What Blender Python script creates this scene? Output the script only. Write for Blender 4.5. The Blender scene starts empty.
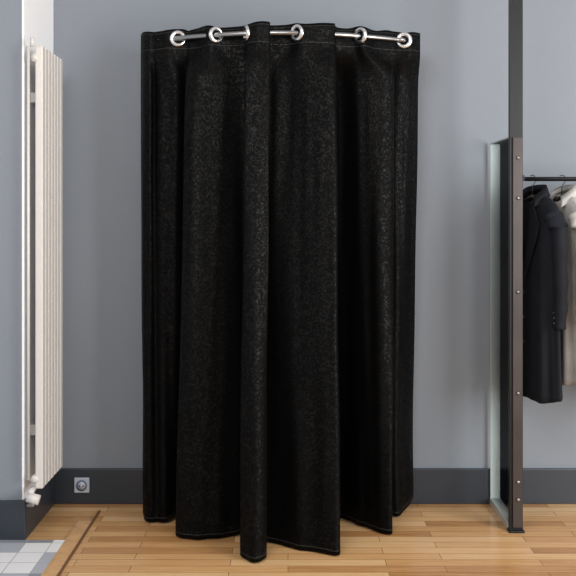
import bpy, bmesh, math, random
from mathutils import Vector, Matrix
random.seed(3)
S=bpy.context.scene
S.view_settings.view_transform='Standard'
F=918.0; D=4.0; ZC=1.25; HY=216.0; CX=288.0
def WX(px,d): return (px-CX)/F*(D-d)
def WZ(py,d): return ZC-(py-HY)/F*(D-d)

# ---------- materials ----------
def lin(h):
    h=h.lstrip('#'); c=[int(h[i:i+2],16)/255 for i in (0,2,4)]
    return tuple(((x/12.92) if x<=.04045 else ((x+.055)/1.055)**2.4) for x in c)+(1,)
def mat(name,col,rough=.6,metal=0,bump=0,bscale=40,var=0,vscale=3,spec=.5):
    m=bpy.data.materials.new(name); m.use_nodes=True
    nt=m.node_tree; n=nt.nodes; l=nt.links
    b=n['Principled BSDF']
    b.inputs['Base Color'].default_value=lin(col)
    b.inputs['Roughness'].default_value=rough
    b.inputs['Metallic'].default_value=metal
    b.inputs['Specular IOR Level'].default_value=spec
    tc=n.new('ShaderNodeTexCoord')
    if bump:
        t=n.new('ShaderNodeTexNoise'); t.inputs['Scale'].default_value=bscale; t.inputs['Detail'].default_value=5
        l.new(tc.outputs['Object'],t.inputs['Vector'])
        bp=n.new('ShaderNodeBump'); bp.inputs['Strength'].default_value=bump; bp.inputs['Distance'].default_value=.005
        l.new(t.outputs['Fac'],bp.inputs['Height']); l.new(bp.outputs['Normal'],b.inputs['Normal'])
    if var:
        t=n.new('ShaderNodeTexNoise'); t.inputs['Scale'].default_value=vscale; t.inputs['Detail'].default_value=3
        l.new(tc.outputs['Object'],t.inputs['Vector'])
        r=n.new('ShaderNodeValToRGB'); c=lin(col)
        r.color_ramp.elements[0].position=.3; r.color_ramp.elements[1].position=.7
        r.color_ramp.elements[0].color=tuple(x*(1-var) for x in c[:3])+(1,)
        r.color_ramp.elements[1].color=tuple(min(1,x*(1+var)) for x in c[:3])+(1,)
        l.new(t.outputs['Fac'],r.inputs['Fac']); l.new(r.outputs['Color'],b.inputs['Base Color'])
    return m
M_wall=mat('wall_paint','#7c838c',.75,bump=.06,bscale=60,var=.03,vscale=1.2)
M_white=mat('white_plaster','#eff1f3',.8,bump=.05)
M_base=mat('dark_skirting','#292f37',.4,bump=.03)
M_ceil=mat('ceiling_paint','#d8dade',.8,bump=.03)
M_rad=mat('radiator_enamel','#ccc9c5',.35,bump=.01)
M_chrome=mat('chrome','#e4e4e6',.2,1,bump=.01)
M_rod=mat('brushed_steel','#9a9a9c',.3,1,bump=.02)
M_steel=mat('black_steel','#15161a',.4,.3,bump=.05,bscale=30)
M_clamp=mat('reflection_brown_steel','#453f3e',.35,.5,bump=.05,var=.15,vscale=6)  # brown colour imitates glass reflections over the lower post
M_sock=mat('socket_plastic','#aab2bf',.4,bump=.01)
M_sockd=mat('socket_inner','#59647a',.4,bump=.01)
M_border=mat('floor_border_wood','#c39a6c',.4,bump=.05,var=.15,vscale=20)
M_darkstrip=mat('threshold_wood','#6b4a2e',.4,bump=.05)

def wood():
    m=bpy.data.materials.new('oak_strip_floor'); m.use_nodes=True
    nt=m.node_tree; n=nt.nodes; l=nt.links; b=n['Principled BSDF']
    tc=n.new('ShaderNodeTexCoord')
    br=n.new('ShaderNodeTexBrick'); br.inputs['Scale'].default_value=1
    br.inputs['Brick Width'].default_value=.56; br.inputs['Row Height'].default_value=.060
    br.inputs['Mortar Size'].default_value=.0011; br.inputs['Mortar Smooth'].default_value=.2
    br.inputs['Color1'].default_value=(0,0,0,1); br.inputs['Color2'].default_value=(1,1,1,1)
    br.inputs['Mortar'].default_value=(.5,.5,.5,1); br.offset=.37; br.offset_frequency=2
    l.new(tc.outputs['Object'],br.inputs['Vector'])
    mp=n.new('ShaderNodeMapping'); mp.inputs['Scale'].default_value=(4,60,1)
    l.new(tc.outputs['Object'],mp.inputs['Vector'])
    no=n.new('ShaderNodeTexNoise'); no.inputs['Scale'].default_value=1; no.inputs['Detail'].default_value=7; no.inputs['Roughness'].default_value=.75
    l.new(mp.outputs[0],no.inputs['Vector'])
    mx=n.new('ShaderNodeMix'); mx.data_type='FLOAT'; mx.inputs[0].default_value=.6
    l.new(br.outputs['Color'],mx.inputs[2]); l.new(no.outputs['Fac'],mx.inputs[3])
    r=n.new('ShaderNodeValToRGB'); e=r.color_ramp.elements
    e[0].position=.22; e[0].color=lin('#9c6d41'); e[1].position=.78; e[1].color=lin('#dcb98b')
    x=e.new(.5); x.color=lin('#c59967')
    l.new(mx.outputs[0],r.inputs['Fac'])
    m2=n.new('ShaderNodeMix'); m2.data_type='RGBA'; m2.inputs[7].default_value=lin('#6e4a2b')
    l.new(br.outputs['Fac'],m2.inputs[0]); l.new(r.outputs['Color'],m2.inputs[6])
    l.new(m2.outputs[2],b.inputs['Base Color'])
    b.inputs['Roughness'].default_value=.22
    bp=n.new('ShaderNodeBump'); bp.inputs['Strength'].default_value=.25; bp.inputs['Distance'].default_value=.002; bp.invert=True
    l.new(br.outputs['Fac'],bp.inputs['Height']); l.new(bp.outputs[0],b.inputs['Normal'])
    return m
M_wood=wood()
def tiles():
    m=bpy.data.materials.new('cement_tiles'); m.use_nodes=True
    nt=m.node_tree; n=nt.nodes; l=nt.links; b=n['Principled BSDF']
    tc=n.new('ShaderNodeTexCoord')
    br=n.new('ShaderNodeTexBrick'); br.offset=0; br.inputs['Scale'].default_value=1
    br.inputs['Brick Width'].default_value=.10; br.inputs['Row Height'].default_value=.10
    br.inputs['Mortar Size'].default_value=.0015
    br.inputs['Color1'].default_value=(0,0,0,1); br.inputs['Color2'].default_value=(1,1,1,1)
    l.new(tc.outputs['Object'],br.inputs['Vector'])
    r=n.new('ShaderNodeValToRGB'); r.color_ramp.interpolation='CONSTANT'; e=r.color_ramp.elements
    e[0].position=0; e[0].color=lin('#858a93'); e[1].position=.3; e[1].color=lin('#a9aeb7')
    x=e.new(.48); x.color=lin('#e2e3e5')
    l.new(br.outputs['Color'],r.inputs['Fac'])
    m2=n.new('ShaderNodeMix'); m2.data_type='RGBA'; m2.inputs[7].default_value=lin('#9a9a9a')
    l.new(br.outputs['Fac'],m2.inputs[0]); l.new(r.outputs['Color'],m2.inputs[6])
    l.new(m2.outputs[2],b.inputs['Base Color']); b.inputs['Roughness'].default_value=.45
    return m
M_tile=tiles()
def glass():
    m=bpy.data.materials.new('clear_glass'); m.use_nodes=True
    nt=m.node_tree; n=nt.nodes; l=nt.links; n.remove(n['Principled BSDF'])
    t=n.new('ShaderNodeBsdfTransparent'); t.inputs[0].default_value=(.92,.94,.94,1)
    g=n.new('ShaderNodeBsdfGlossy'); g.inputs['Roughness'].default_value=.03
    f=n.new('ShaderNodeFresnel'); f.inputs[0].default_value=1.06
    mx=n.new('ShaderNodeMixShader'); l.new(f.outputs[0],mx.inputs[0]); l.new(t.outputs[0],mx.inputs[1]); l.new(g.outputs[0],mx.inputs[2])
    l.new(mx.outputs[0],n['Material Output'].inputs[0]); return m
M_glass=glass()
M_glassedge=mat('glass_edge','#b4bcbc',.2,bump=.01)

def curtain_mat():
    m=bpy.data.materials.new('black_jacquard'); m.use_nodes=True
    nt=m.node_tree; n=nt.nodes; l=nt.links; b=n['Principled BSDF']
    uv=n.new('ShaderNodeUVMap'); uv.uv_map='UVMap'
    no=n.new('ShaderNodeTexNoise'); no.inputs['Scale'].default_value=52; no.inputs['Detail'].default_value=2.5; no.inputs['Distortion'].default_value=2.4
    l.new(uv.outputs[0],no.inputs['Vector'])
    r=n.new('ShaderNodeValToRGB'); e=r.color_ramp.elements
    e[0].position=.52; e[0].color=(0,0,0,1); e[1].position=.58; e[1].color=(1,1,1,1)
    l.new(no.outputs['Fac'],r.inputs['Fac'])
    mr=n.new('ShaderNodeMapRange'); mr.inputs['To Min'].default_value=.66; mr.inputs['To Max'].default_value=.50
    l.new(r.outputs['Color'],mr.inputs['Value']); l.new(mr.outputs[0],b.inputs['Roughness'])
    ms=n.new('ShaderNodeMapRange'); ms.inputs['To Min'].default_value=.08; ms.inputs['To Max'].default_value=.16
    l.new(r.outputs['Color'],ms.inputs['Value']); l.new(ms.outputs[0],b.inputs['Specular IOR Level'])
    sx=n.new('ShaderNodeSeparateXYZ'); l.new(uv.outputs[0],sx.inputs[0])
    def band(c,w):
        a=n.new('ShaderNodeMath'); a.operation='SUBTRACT'; l.new(sx.outputs['Y'],a.inputs[0]); a.inputs[1].default_value=c
        q=n.new('ShaderNodeMath'); q.operation='ABSOLUTE'; l.new(a.outputs[0],q.inputs[0])
        k=n.new('ShaderNodeMath'); k.operation='LESS_THAN'; l.new(q.outputs[0],k.inputs[0]); k.inputs[1].default_value=w
        return k
    bs=[band(.016,.0011),band(1.928,.0009),band(1.994,.0008)]
    s=n.new('ShaderNodeMath'); s.operation='ADD'; l.new(bs[0].outputs[0],s.inputs[0]); l.new(bs[1].outputs[0],s.inputs[1])
    s2=n.new('ShaderNodeMath'); s2.operation='ADD'; l.new(s.outputs[0],s2.inputs[0]); l.new(bs[2].outputs[0],s2.inputs[1])
    ml=n.new('ShaderNodeMath'); ml.operation='FRACT'; sc=n.new('ShaderNodeMath'); sc.operation='MULTIPLY'; sc.inputs[1].default_value=130
    l.new(sx.outputs['X'],sc.inputs[0]); l.new(sc.outputs[0],ml.inputs[0])
    dl=n.new('ShaderNodeMath'); dl.operation='LESS_THAN'; dl.inputs[1].default_value=.7; l.new(ml.outputs[0],dl.inputs[0])
    mm=n.new('ShaderNodeMath'); mm.operation='MULTIPLY'; l.new(s2.outputs[0],mm.inputs[0]); l.new(dl.outputs[0],mm.inputs[1])
    m2=n.new('ShaderNodeMix'); m2.data_type='RGBA'; m2.inputs[6].default_value=(.0008,.0008,.0009,1); m2.inputs[7].default_value=(.05,.05,.05,1)
    l.new(mm.outputs[0],m2.inputs[0]); l.new(m2.outputs[2],b.inputs['Base Color'])
    bp=n.new('ShaderNodeBump'); bp.inputs['Strength'].default_value=.2; bp.inputs['Distance'].default_value=.0012
    l.new(r.outputs['Color'],bp.inputs['Height']); l.new(bp.outputs[0],b.inputs['Normal'])
    return m
M_cur=curtain_mat()

# ---------- helpers ----------
def finish(name,bm,m,parent=None,smooth=False):
    bmesh.ops.recalc_face_normals(bm,faces=bm.faces)
    me=bpy.data.meshes.new(name); bm.to_mesh(me); bm.free()
    o=bpy.data.objects.new(name,me); S.collection.objects.link(o)
    me.materials.append(m)
    if smooth:
        for p in me.polygons: p.use_smooth=True
    if parent: o.parent=parent
    return o
def box(name,a,b,m,parent=None,bev=0,seg=2):
    bm=bmesh.new(); bmesh.ops.create_cube(bm,size=1)
    for v in bm.verts:
        v.co=Vector([(a[i]+b[i])/2+v.co[i]*(b[i]-a[i]) for i in range(3)])
    if bev: bmesh.ops.bevel(bm,geom=bm.edges[:],offset=bev,segments=seg,affect='EDGES',profile=.5)
    return finish(name,bm,m,parent)
def tube(name,pts,r,m,parent=None,seg=14,radii=None,caps=True,flat=1):
    bm=bmesh.new(); pts=[Vector(p) for p in pts]; rings=[]
    up=Vector((0,0,1))
    for i,p in enumerate(pts):
        t=(pts[min(i+1,len(pts)-1)]-pts[max(i-1,0)]).normalized()
        if abs(t.dot(up))>.9: ref=Vector((1,0,0))
        else: ref=up
        a=t.cross(ref).normalized(); b=t.cross(a).normalized()
        rr=radii[i] if radii else r
        rings.append([bm.verts.new(p+(a*math.cos(2*math.pi*k/seg)+b*math.sin(2*math.pi*k/seg)*flat)*rr) for k in range(seg)])
    for i in range(len(rings)-1):
        for k in range(seg):
            bm.faces.new((rings[i][k],rings[i][(k+1)%seg],rings[i+1][(k+1)%seg],rings[i+1][k]))
    if caps: bm.faces.new(rings[0]); bm.faces.new(rings[-1])
    return finish(name,bm,m,parent,True)
def empty(name,loc=(0,0,0)):
    o=bpy.data.objects.new(name,None); S.collection.objects.link(o); return o
def catmull(pts,sub):
    out=[]; n=len(pts)
    for i in range(n-1):
        p0=pts[max(i-1,0)];p1=pts[i];p2=pts[i+1];p3=pts[min(i+2,n-1)]
        for s in range(sub):
            t=s/sub
            out.append(tuple(.5*((2*b)+(-a+c)*t+(2*a-5*b+4*c-d)*t*t+(-a+3*b-3*c+d)*t**3) for a,b,c,d in zip(p0,p1,p2,p3)))
    out.append(tuple(pts[-1])); return out

# ---------- room ----------
LX=-1.03; LD=.45; H=2.9
box('floor',(-3,-5.5,-.05),(4,.0,0),M_wood)
box('wall_back',(LX,0,0),(4,.15,H),M_wall)
box('wall_left',(-3,-LD,0),(LX,.15,H),M_wall)
box('trim_reveal',(LX,-LD+.004,.152),(LX+.008,-.0,H),M_white)
box('ceiling',(-3,-5.5,H),(4,.15,H+.1),M_ceil)
box('baseboard_back',(LX,-.018,0),(4,0,.152),M_base,bev=.003)
box('baseboard_left',(-3,-LD-.018,0),(LX+.018,-LD,.152),M_base,bev=.003)
box('baseboard_reveal',(LX,-LD,0),(LX+.018,-.018,.152),M_base,bev=.003)
TX=-.856
box('tile_floor',(-2.9,-3.2,0),(TX,-.469,.004),M_tile)
box('trim_floor_border',(TX,-3.2,0),(TX+.055,-.25,.005),M_border)
box('trim_threshold',(TX+.055,-3.2,0),(TX+.064,-.12,.006),M_darkstrip)

# ---------- curtain ----------
cur=empty('blackout_curtain')
def rodd(px): return .20+.20*(1-((px-281)/140)**2)
ZR=1.968
head=[(141,-.03),(144,.015),(149,.024),(154,.014),(160,.022),(168,.022),(178,-.01),(186,-.03),(191,-.03),(200,-.025),(210,.02),(222,-.02),(243,-.03),(246,-.01),(249,.02),(259,.035),(269,.02),(270,-.01),(272,-.03),(290,-.025),(302,.02),(318,.03),(333,.02),(335,-.01),(336,-.03),(345,-.03),(355,-.022),(364,.018),(373,-.02),(384,-.03),(394,-.025),(404,0),(412,.02),(420,-.01)]
mid=[(141,.17),(144,.25),(150,.27),(154,.250),(161,.285),(176,.30),(191,.25),(189,.29),(187,.35),(198,.39),(215,.385),(234,.365),(250,.36),(247,.40),(245,.44),(256,.46),(269,.45),(267,.42),(267,.38),(275,.38),(300,.42),(322,.45),(335,.44),(334,.38),(330,.27),(340,.25),(360,.30),(382,.32),(394,.30),(392,.25),(390,.20),(400,.21),(410,.18),(418,.12)]
bot=[(143,.14,517),(145,.24,521),(151,.265,523),(158,.262,522),(165,.28,522),(174,.24,518),(186,.20,0),(180,.30,0),(176,.42,535),(190,.46,542),(215,.455,541),(236,.42,536),(248,.40,0),(243,.55,0),(241,.64,561),(253,.70,564),(266,.66,557),(262,.55,0),(262,.48,0),(270,.50,545),(300,.57,551),(325,.62,556),(339,.62,557),(338,.50,0),(328,.25,0),(340,.22,519),(360,.30,526),(380,.39,536),(392,.39,535),(388,.28,0),(385,.18,0),(397,.20,518),(407,.14,507),(413,.08,497)]
N=len(head)
Hh=[];Mm=[];Bb=[]
for i in range(N):
    d=rodd(head[i][0])+head[i][1]; Hh.append((WX(head[i][0],d),-d,0))
    d=mid[i][1]; Mm.append((WX(mid[i][0],d),-d,0))
    px,d,py=bot[i]
    z=WZ(py,d) if py else .02
    Bb.append((WX(px,d),-d,min(max(z,.006),.06)))
SUB=7
Hh=catmull(Hh,SUB);Mm=catmull(Mm,SUB);Bb=catmull(Bb,SUB)
ZT=2.004; ZM=1.80
from mathutils import noise
def sm(t): t=max(0,min(1,t)); return t*t*(3-2*t)
def cpt(i,z):
    if z>=1.925: x,y=Hh[i][:2]
    elif z>=ZM:
        t=sm((1.925-z)/(1.925-ZM)); x=Hh[i][0]*(1-t)+Mm[i][0]*t; y=Hh[i][1]*(1-t)+Mm[i][1]*t
    else:
        t=(ZM-z)/ZM; t=t**.9
        x=Mm[i][0]*(1-t)+Bb[i][0]*t; y=Mm[i][1]*(1-t)+Bb[i][1]*t
    return x,y
bm=bmesh.new(); uvl=bm.loops.layers.uv.new('UVMap')
rows=120; zs=[]
for r in range(rows+1):
    t=r/rows
    zs.append(ZT*(1-t))
arc=[0]
for i in range(1,len(Bb)): arc.append(arc[-1]+math.dist(Bb[i][:2],Bb[i-1][:2]))
grid=[];info={}
for r,z in enumerate(zs):
    row=[]
    for i in range(len(Bb)):
        x,y=cpt(i,z)
        k=sm((1.93-z)/.3)
        w=noise.noise(Vector((arc[i]*11,z*.9,3)))*.020+noise.noise(Vector((arc[i]*24,z*1.4,7)))*.009
        w+=noise.noise(Vector((arc[i]*6,z*5,11)))*.003
        y+=w*k
        x+=noise.noise(Vector((arc[i]*3,z*1.6,21)))*.007*k
        hz=Bb[i][2]
        zz=z+hz*(1-z/ZT)
        if z>1.93: zz+=.004*math.sin(arc[i]*22)*(z-1.93)/.074
        v=bm.verts.new((x,y,zz)); info[v]=(arc[i],z); row.append(v)
    grid.append(row)
for r in range(rows):
    for i in range(len(Bb)-1):
        f=bm.faces.new((grid[r][i],grid[r+1][i],grid[r+1][i+1],grid[r][i+1]))
        f.smooth=True
        for lp in f.loops: lp[uvl].uv=info[lp.vert]
me=bpy.data.meshes.new('curtain_panel'); bm.to_mesh(me); bm.free()
o=bpy.data.objects.new('curtain_panel',me); S.collection.objects.link(o); me.materials.append(M_cur); o.parent=cur
so=o.modifiers.new('thick','SOLIDIFY'); so.thickness=.0022; so.offset=0
def nearest(px):
    best=None
    for i,(x,y,_) in enumerate(Hh):
        p=CX+x/(4+y)*F
        e=abs(p-px)+abs((-y)-rodd(p))*300
        if best is None or e<best[0]: best=(e,i)
    return best[1]
for k,px in enumerate([178,216,248,297,361,404]):
    i=nearest(px); x,y=Hh[i][:2]
    i0=max(i-2,0);i1=min(i+2,len(Hh)-1)
    t=Vector((Hh[i1][0]-Hh[i0][0],Hh[i1][1]-Hh[i0][1],0)).normalized()
    if abs(t.y)>.72 and px!=248: t=Vector((.75,math.copysign(.66,t.y),0))
    nrm=Vector((t.y,-t.x,0)).normalized(); 
    bm=bmesh.new(); R=.0255; rings=[]
    for a in range(40):
        A=2*math.pi*a/40; rad=t*math.cos(A)+Vector((0,0,1))*math.sin(A)
        ring=[]
        for b in range(12):
            B=2*math.pi*b/12
            ring.append(bm.verts.new(Vector((x,y,ZR))+rad*(R+.009*math.cos(B))+nrm*(.009*math.sin(B))))
        rings.append(ring)
    for a in range(40):
        for b in range(12):
            bm.faces.new((rings[a][b],rings[a][(b+1)%12],rings[(a+1)%40][(b+1)%12],rings[(a+1)%40][b]))
    finish('grommet_%d'%(k+1),bm,M_chrome,cur,True)
pts=[(WX(156,0),-.002,ZR),(WX(154,0),-.08,ZR)]
px=158
while px<=406:
    d=rodd(px); pts.append((WX(px,d),-d,ZR)); px+=6
pts+= [(WX(409,0),-.06,ZR),(WX(409,0),-.002,ZR)]
pts=catmull(pts,3)
tube('curtain_rail',pts,.0095,M_rod,cur)
for nm,p in (('rail_flange_1',pts[0]),('rail_flange_2',pts[-1])):
    tube(nm,[(p[0],0,ZR),(p[0],-.008,ZR)],.03,M_rod,cur,24)

# ---------- radiator ----------
rad=empty('radiator')
rx0,rx1=-.982,-.947
yn,yf=-.475,-.15
nt_=7; w=(yf-yn)/nt_
for i in range(nt_):
    a=yn+i*w
    box('column_%d'%(i+1),(rx1-.026,a+.006,.20),(rx1+.004,a+w-.006,1.905),M_rad,rad,bev=.005,seg=3)
for z in (.235,1.86):
    tube('header_%d'%int(z*10),[(rx0+.006,yn+.005,z),(rx0+.006,yf-.005,z)],.016,M_rad,rad)
box('back_panel',(rx0+.008,yn+.02,.21),(rx1-.026,yf-.02,1.895),M_rad,rad,bev=.003)
for z in (.40,1.72):
    box('bracket_%d'%int(z*10),(LX+.007,-.36,z-.02),(rx0+.012,-.33,z+.02),M_rad,rad,bev=.002)
tube('feed_pipe',[(rx0-.012,yn-.012,.24),(rx0-.012,yn-.012,1.90)],.006,M_rad,rad)
tube('valve_body',[(rx0,yn+.01,.20),(rx0,yn-.02,.195),(rx0-.002,yn-.03,.175)],.013,M_rad,rad)
tube('valve_knob',[(rx0-.01,yn-.03,.18),(rx0+.035,yn-.03,.168)],.019,M_rad,rad,20)
tube('valve_pipe',[(rx0,yn-.0,.19),(rx0-.0,yn+.0,.14),(LX+.016,yn+.03,.13)],.008,M_rad,rad)
tube('vent',[(rx0,yn,1.90),(rx0,yn,1.935)],.008,M_rad,rad)

# ---------- socket ----------
sk=empty('power_outlet')
sx=WX(82,0.02); sz=WZ(485,.02)
box('plate',(sx-.033,-.027,sz-.033),(sx+.033,-.018,sz+.033),M_sock,sk,bev=.004)
tube('recess_ring',[(sx,-.026,sz),(sx,-.031,sz)],.023,M_sockd,sk,28)
tube('recess_inner',[(sx,-.030,sz),(sx,-.033,sz)],.017,M_sock,sk,28)
for dx in (-.008,.008):
    tube('pin_hole',[(sx+dx,-.033,sz),(sx+dx,-.0345,sz)],.003,M_steel,sk,10)

# ---------- steel post & glass ----------
post=empty('steel_post')
pd=.37
X0=WX(509.5,pd);X1=WX(523,pd)
box('upright',(X0,-pd,0),(X1,-pd+.02,H),M_steel,post,bev=.002)
box('clamp_bar',(X0+.012,-pd-.008,.02),(X1-.004,-pd+.001,1.56),M_clamp,post,bev=.001)
box('foot',(X0-.004,-pd-.014,0),(X1+.004,-pd+.03,.008),M_steel,post,bev=.001)
for z in (.13,.20,.55,.95,1.32,1.48):
    tube('bolt',[((X0+X1)/2+.006,-pd-.007,z),((X0+X1)/2+.006,-pd-.013,z)],.007,M_rod,post,12)
gl=empty('glass_panel')
gx=X0+.001
box('pane',(gx,-pd+.021,.03),(gx+.008,-.03,1.56),M_glass,gl)
box('edge_trim',(gx-.001,-.03,.03),(gx+.009,-.022,1.56),M_glassedge,gl)
box('edge_cap',(gx-.001,-pd+.021,1.56),(gx+.009,-.022,1.565),M_glassedge,gl)
box('bottom_channel',(gx-.002,-pd+.031,0),(gx+.010,-.019,.03),M_glassedge,gl,bev=.001)

# ---------- clothes rail ----------
RZ=1.400; RY=-.275
cr=empty('clothes_rail')
tube('bar',[(X1+.001,RY+.0,RZ),(1.9,RY,RZ)],.009,M_steel,cr)
tube('collar',[(X1+.001,RY,RZ),(X1+.012,RY,RZ)],.016,M_steel,cr,20)
box('end_upright',(1.9,RY-.015,0),(1.93,RY+.015,H),M_steel,cr,bev=.002)
box('stay',(X1+.001,-pd,RZ-.012),(X1+.006,RY+.02,RZ+.012),M_steel,cr)

# ---------- garments ----------
M_navy=mat('navy_wool','#10131b',.8,bump=.3,bscale=200,var=.3,vscale=8,spec=.25)
M_grey=mat('pale_cotton','#aaa9a6',.85,bump=.2,bscale=120,var=.12,vscale=10)
M_brown=mat('taupe_wool','#5a4f47',.85,bump=.2,bscale=120,var=.15,vscale=10)
M_cream=mat('cream_cotton','#d0c6b6',.85,bump=.2,bscale=120,var=.1,vscale=10)
M_hang=mat('hanger_wood','#3a2c22',.5,bump=.05)
def garment(name,cx,ang,hw,length,m,slen,thick=.055,collar=None,flare=1.15,lean=0,seed=1,open_=True,sm_=None,sr=.054,swing=.034):
    g=empty(name); rot=Matrix.Rotation(ang,4,'Z'); base=Vector((cx,RY,0))
    def T(p): return rot@Vector(p)+base
    top=RZ-.075
    hk=[(0,0,top+.005),(0,0,RZ-.03),(0,.012,RZ-.014),(0,.0145,RZ+.002),(0,.009,RZ+.0125),(0,0,RZ+.0155),(0,-.010,RZ+.012)]
    tube('hanger_hook',[T(p) for p in catmull(hk,4)],.002,M_steel,g,8)
    tube('hanger_bar',[T(p) for p in [(-hw+.02,0,top-.055),(-hw*.5,0,top-.02),(0,0,top+.004),(hw*.5,0,top-.02),(hw-.02,0,top-.055)]],.008,M_hang,g,10)
    bm=bmesh.new(); rings=[]; nr=34; ns=56
    for r in range(nr+1):
        t=r/nr
        if t<.12:
            q=t/.12; w=.055+(hw-.055)*math.sin(q*math.pi/2)**.8; th=.030+(thick-.030)*q
            z=top+.012-.075*q**1.1
        else:
            q=(t-.12)/.88
            w=hw*(1-.10*math.sin(min(1,q*2)*math.pi/2)+ (flare-.92)*q**1.2); th=thick*(1+.25*q)
            z=top-.063-(length-.063)*q
        ring=[]
        for k in range(ns):
            a=2*math.pi*k/ns; ca,sa=math.cos(a),math.sin(a)
            x=math.copysign(abs(ca)**.75,ca)*w; y=math.copysign(abs(sa)**.8,sa)*th
            fold=(math.sin(a*7+seed+t*1.5)*.008+math.sin(a*13+seed*2)*.004)*min(1,t*1.5)
            x+=ca*fold;y+=sa*fold*1.2
            if open_:
                dd=abs(a-1.5*math.pi)
                if dd<.14: y+=.012*(1-dd/.14)
            zz=z+(.012*math.sin(a*2+seed) if r==nr else 0)
            if t<.12 and sa<0: zz-=.03*(1-t/.12)*max(0,-sa)
            ring.append(bm.verts.new(T((x+lean*t,y,zz))))
        rings.append(ring)
    for r in range(nr):
        for k in range(ns):
            bm.faces.new((rings[r][k],rings[r][(k+1)%ns],rings[r+1][(k+1)%ns],rings[r+1][k]))
    ob=finish('body',bm,m,g,True)
    s=ob.modifiers.new('s','SOLIDIFY'); s.thickness=.003
    for sgn in (-1,1):
        p=[(sgn*(hw-.035),0,top-.075),(sgn*(hw+.005),-.002,top-.13),(sgn*(hw+.016),-.004,top-.13-slen*.35),(sgn*(hw+.016),-swing*.5,top-.13-slen*.7),(sgn*(hw+.01),-swing,top-.13-slen)]
        P=catmull(p,6); n=len(P)
        rd=[ sr-.012*(i/(n-1))+.003*math.sin(i*1.3+seed) for i in range(n)]
        rd[0]=.034
        tube('sleeve_%s'%('a' if sgn<0 else 'b'),[T(q) for q in P],.05,sm_ or m,g,20,rd,True,.8)
        e=P[-1]
        if open_:
            for b in range(3):
                tube('cuff_button',[T((e[0],e[1]-.022,e[2]+.02+b*.02)),T((e[0],e[1]-.030,e[2]+.02+b*.02))],.006,M_steel,g,10)
    cm=collar or m
    cp=[(-.055,-.035,top-.02),(-.062,.01,top+.018),(-.03,.032,top+.03),(.03,.032,top+.03),(.062,.01,top+.018),(.055,-.035,top-.02)]
    C=catmull(cp,5)
    bm=bmesh.new(); a=[];b=[];c=[]
    for q in C:
        v=Vector(q); out=Vector((v.x,v.y,0)).normalized()
        a.append(bm.verts.new(T(v))); b.append(bm.verts.new(T(v+out*.008+Vector((0,0,.022))))); c.append(bm.verts.new(T(v+out*.024-Vector((0,0,.022)))))
    for i in range(len(C)-1):
        bm.faces.new((a[i],a[i+1],b[i+1],b[i])); bm.faces.new((b[i],b[i+1],c[i+1],c[i]))
    ob=finish('collar',bm,cm,g,True); s=ob.modifiers.new('s','SOLIDIFY'); s.thickness=.004
    if open_:
        for sgn in (-1,1):
            bm=bmesh.new()
            k=thick/.055
            L=[(sgn*.055,-.040,top-.015),(sgn*.100,-.060*k,top-.11),(sgn*.09,-.064*k,top-.15),(sgn*.008,-.076*k,top-.34),(sgn*.004,-.072*k,top-.28),(sgn*.03,-.052*k,top-.10)]
            bm.faces.new([bm.verts.new(T(q)) for q in L])
            ob=finish('lapel_%s'%('a' if sgn<0 else 'b'),bm,cm,g); s=ob.modifiers.new('s','SOLIDIFY'); s.thickness=.005
        for b_ in range(3):
            tube('button',[T((.012,-.050,top-.38-b_*.1)),T((.012,-.062,top-.38-b_*.1))],.010,M_steel,g,14)
    return g
garment('navy_overcoat',.992,math.radians(-70),.168,.80,M_navy,.38,thick=.032,seed=1,flare=1.12,sr=.042,swing=.002)
garment('pale_shirt',1.112,math.radians(-78),.15,.74,M_grey,.36,thick=.026,seed=2,open_=False,sr=.038,swing=.008)
garment('taupe_jacket',1.235,math.radians(-80),.17,.62,M_brown,.44,thick=.034,seed=4,sr=.044,swing=.02)
garment('cream_blouse',1.37,math.radians(-80),.16,.78,M_cream,.40,thick=.030,seed=6,open_=False,sr=.042,swing=.02)

# ---------- lights ----------
w=bpy.data.worlds.new('World'); S.world=w; w.use_nodes=True
w.node_tree.nodes['Background'].inputs[0].default_value=(.95,.97,1,1); w.node_tree.nodes['Background'].inputs[1].default_value=.80
def area(name,loc,tgt,size,e,col=(1,1,1),sy=None):
    L=bpy.data.lights.new(name,'AREA'); L.energy=e; L.size=size; L.color=col
    if sy: L.shape='RECTANGLE'; L.size_y=sy
    o=bpy.data.objects.new(name,L); S.collection.objects.link(o); o.location=loc
    o.rotation_euler=(Vector(tgt)-Vector(loc)).to_track_quat('-Z','Y').to_euler()
area('window_light',(2.7,-2.8,1.5),(.6,0,.8),1.4,120,(1,.98,.95),1.8)
area('ceiling_lamp_light',(-.6,-2.6,2.8),(-.2,-.2,.4),1.2,62,(1,.96,.92))

c=bpy.data.cameras.new('camera'); c.sensor_width=36; c.lens=F/576*36; c.shift_y=-(288-HY)/576
co=bpy.data.objects.new('camera',c); S.collection.objects.link(co); co.location=(0,-D,ZC); co.rotation_euler=(math.pi/2,0,0)
S.camera=co
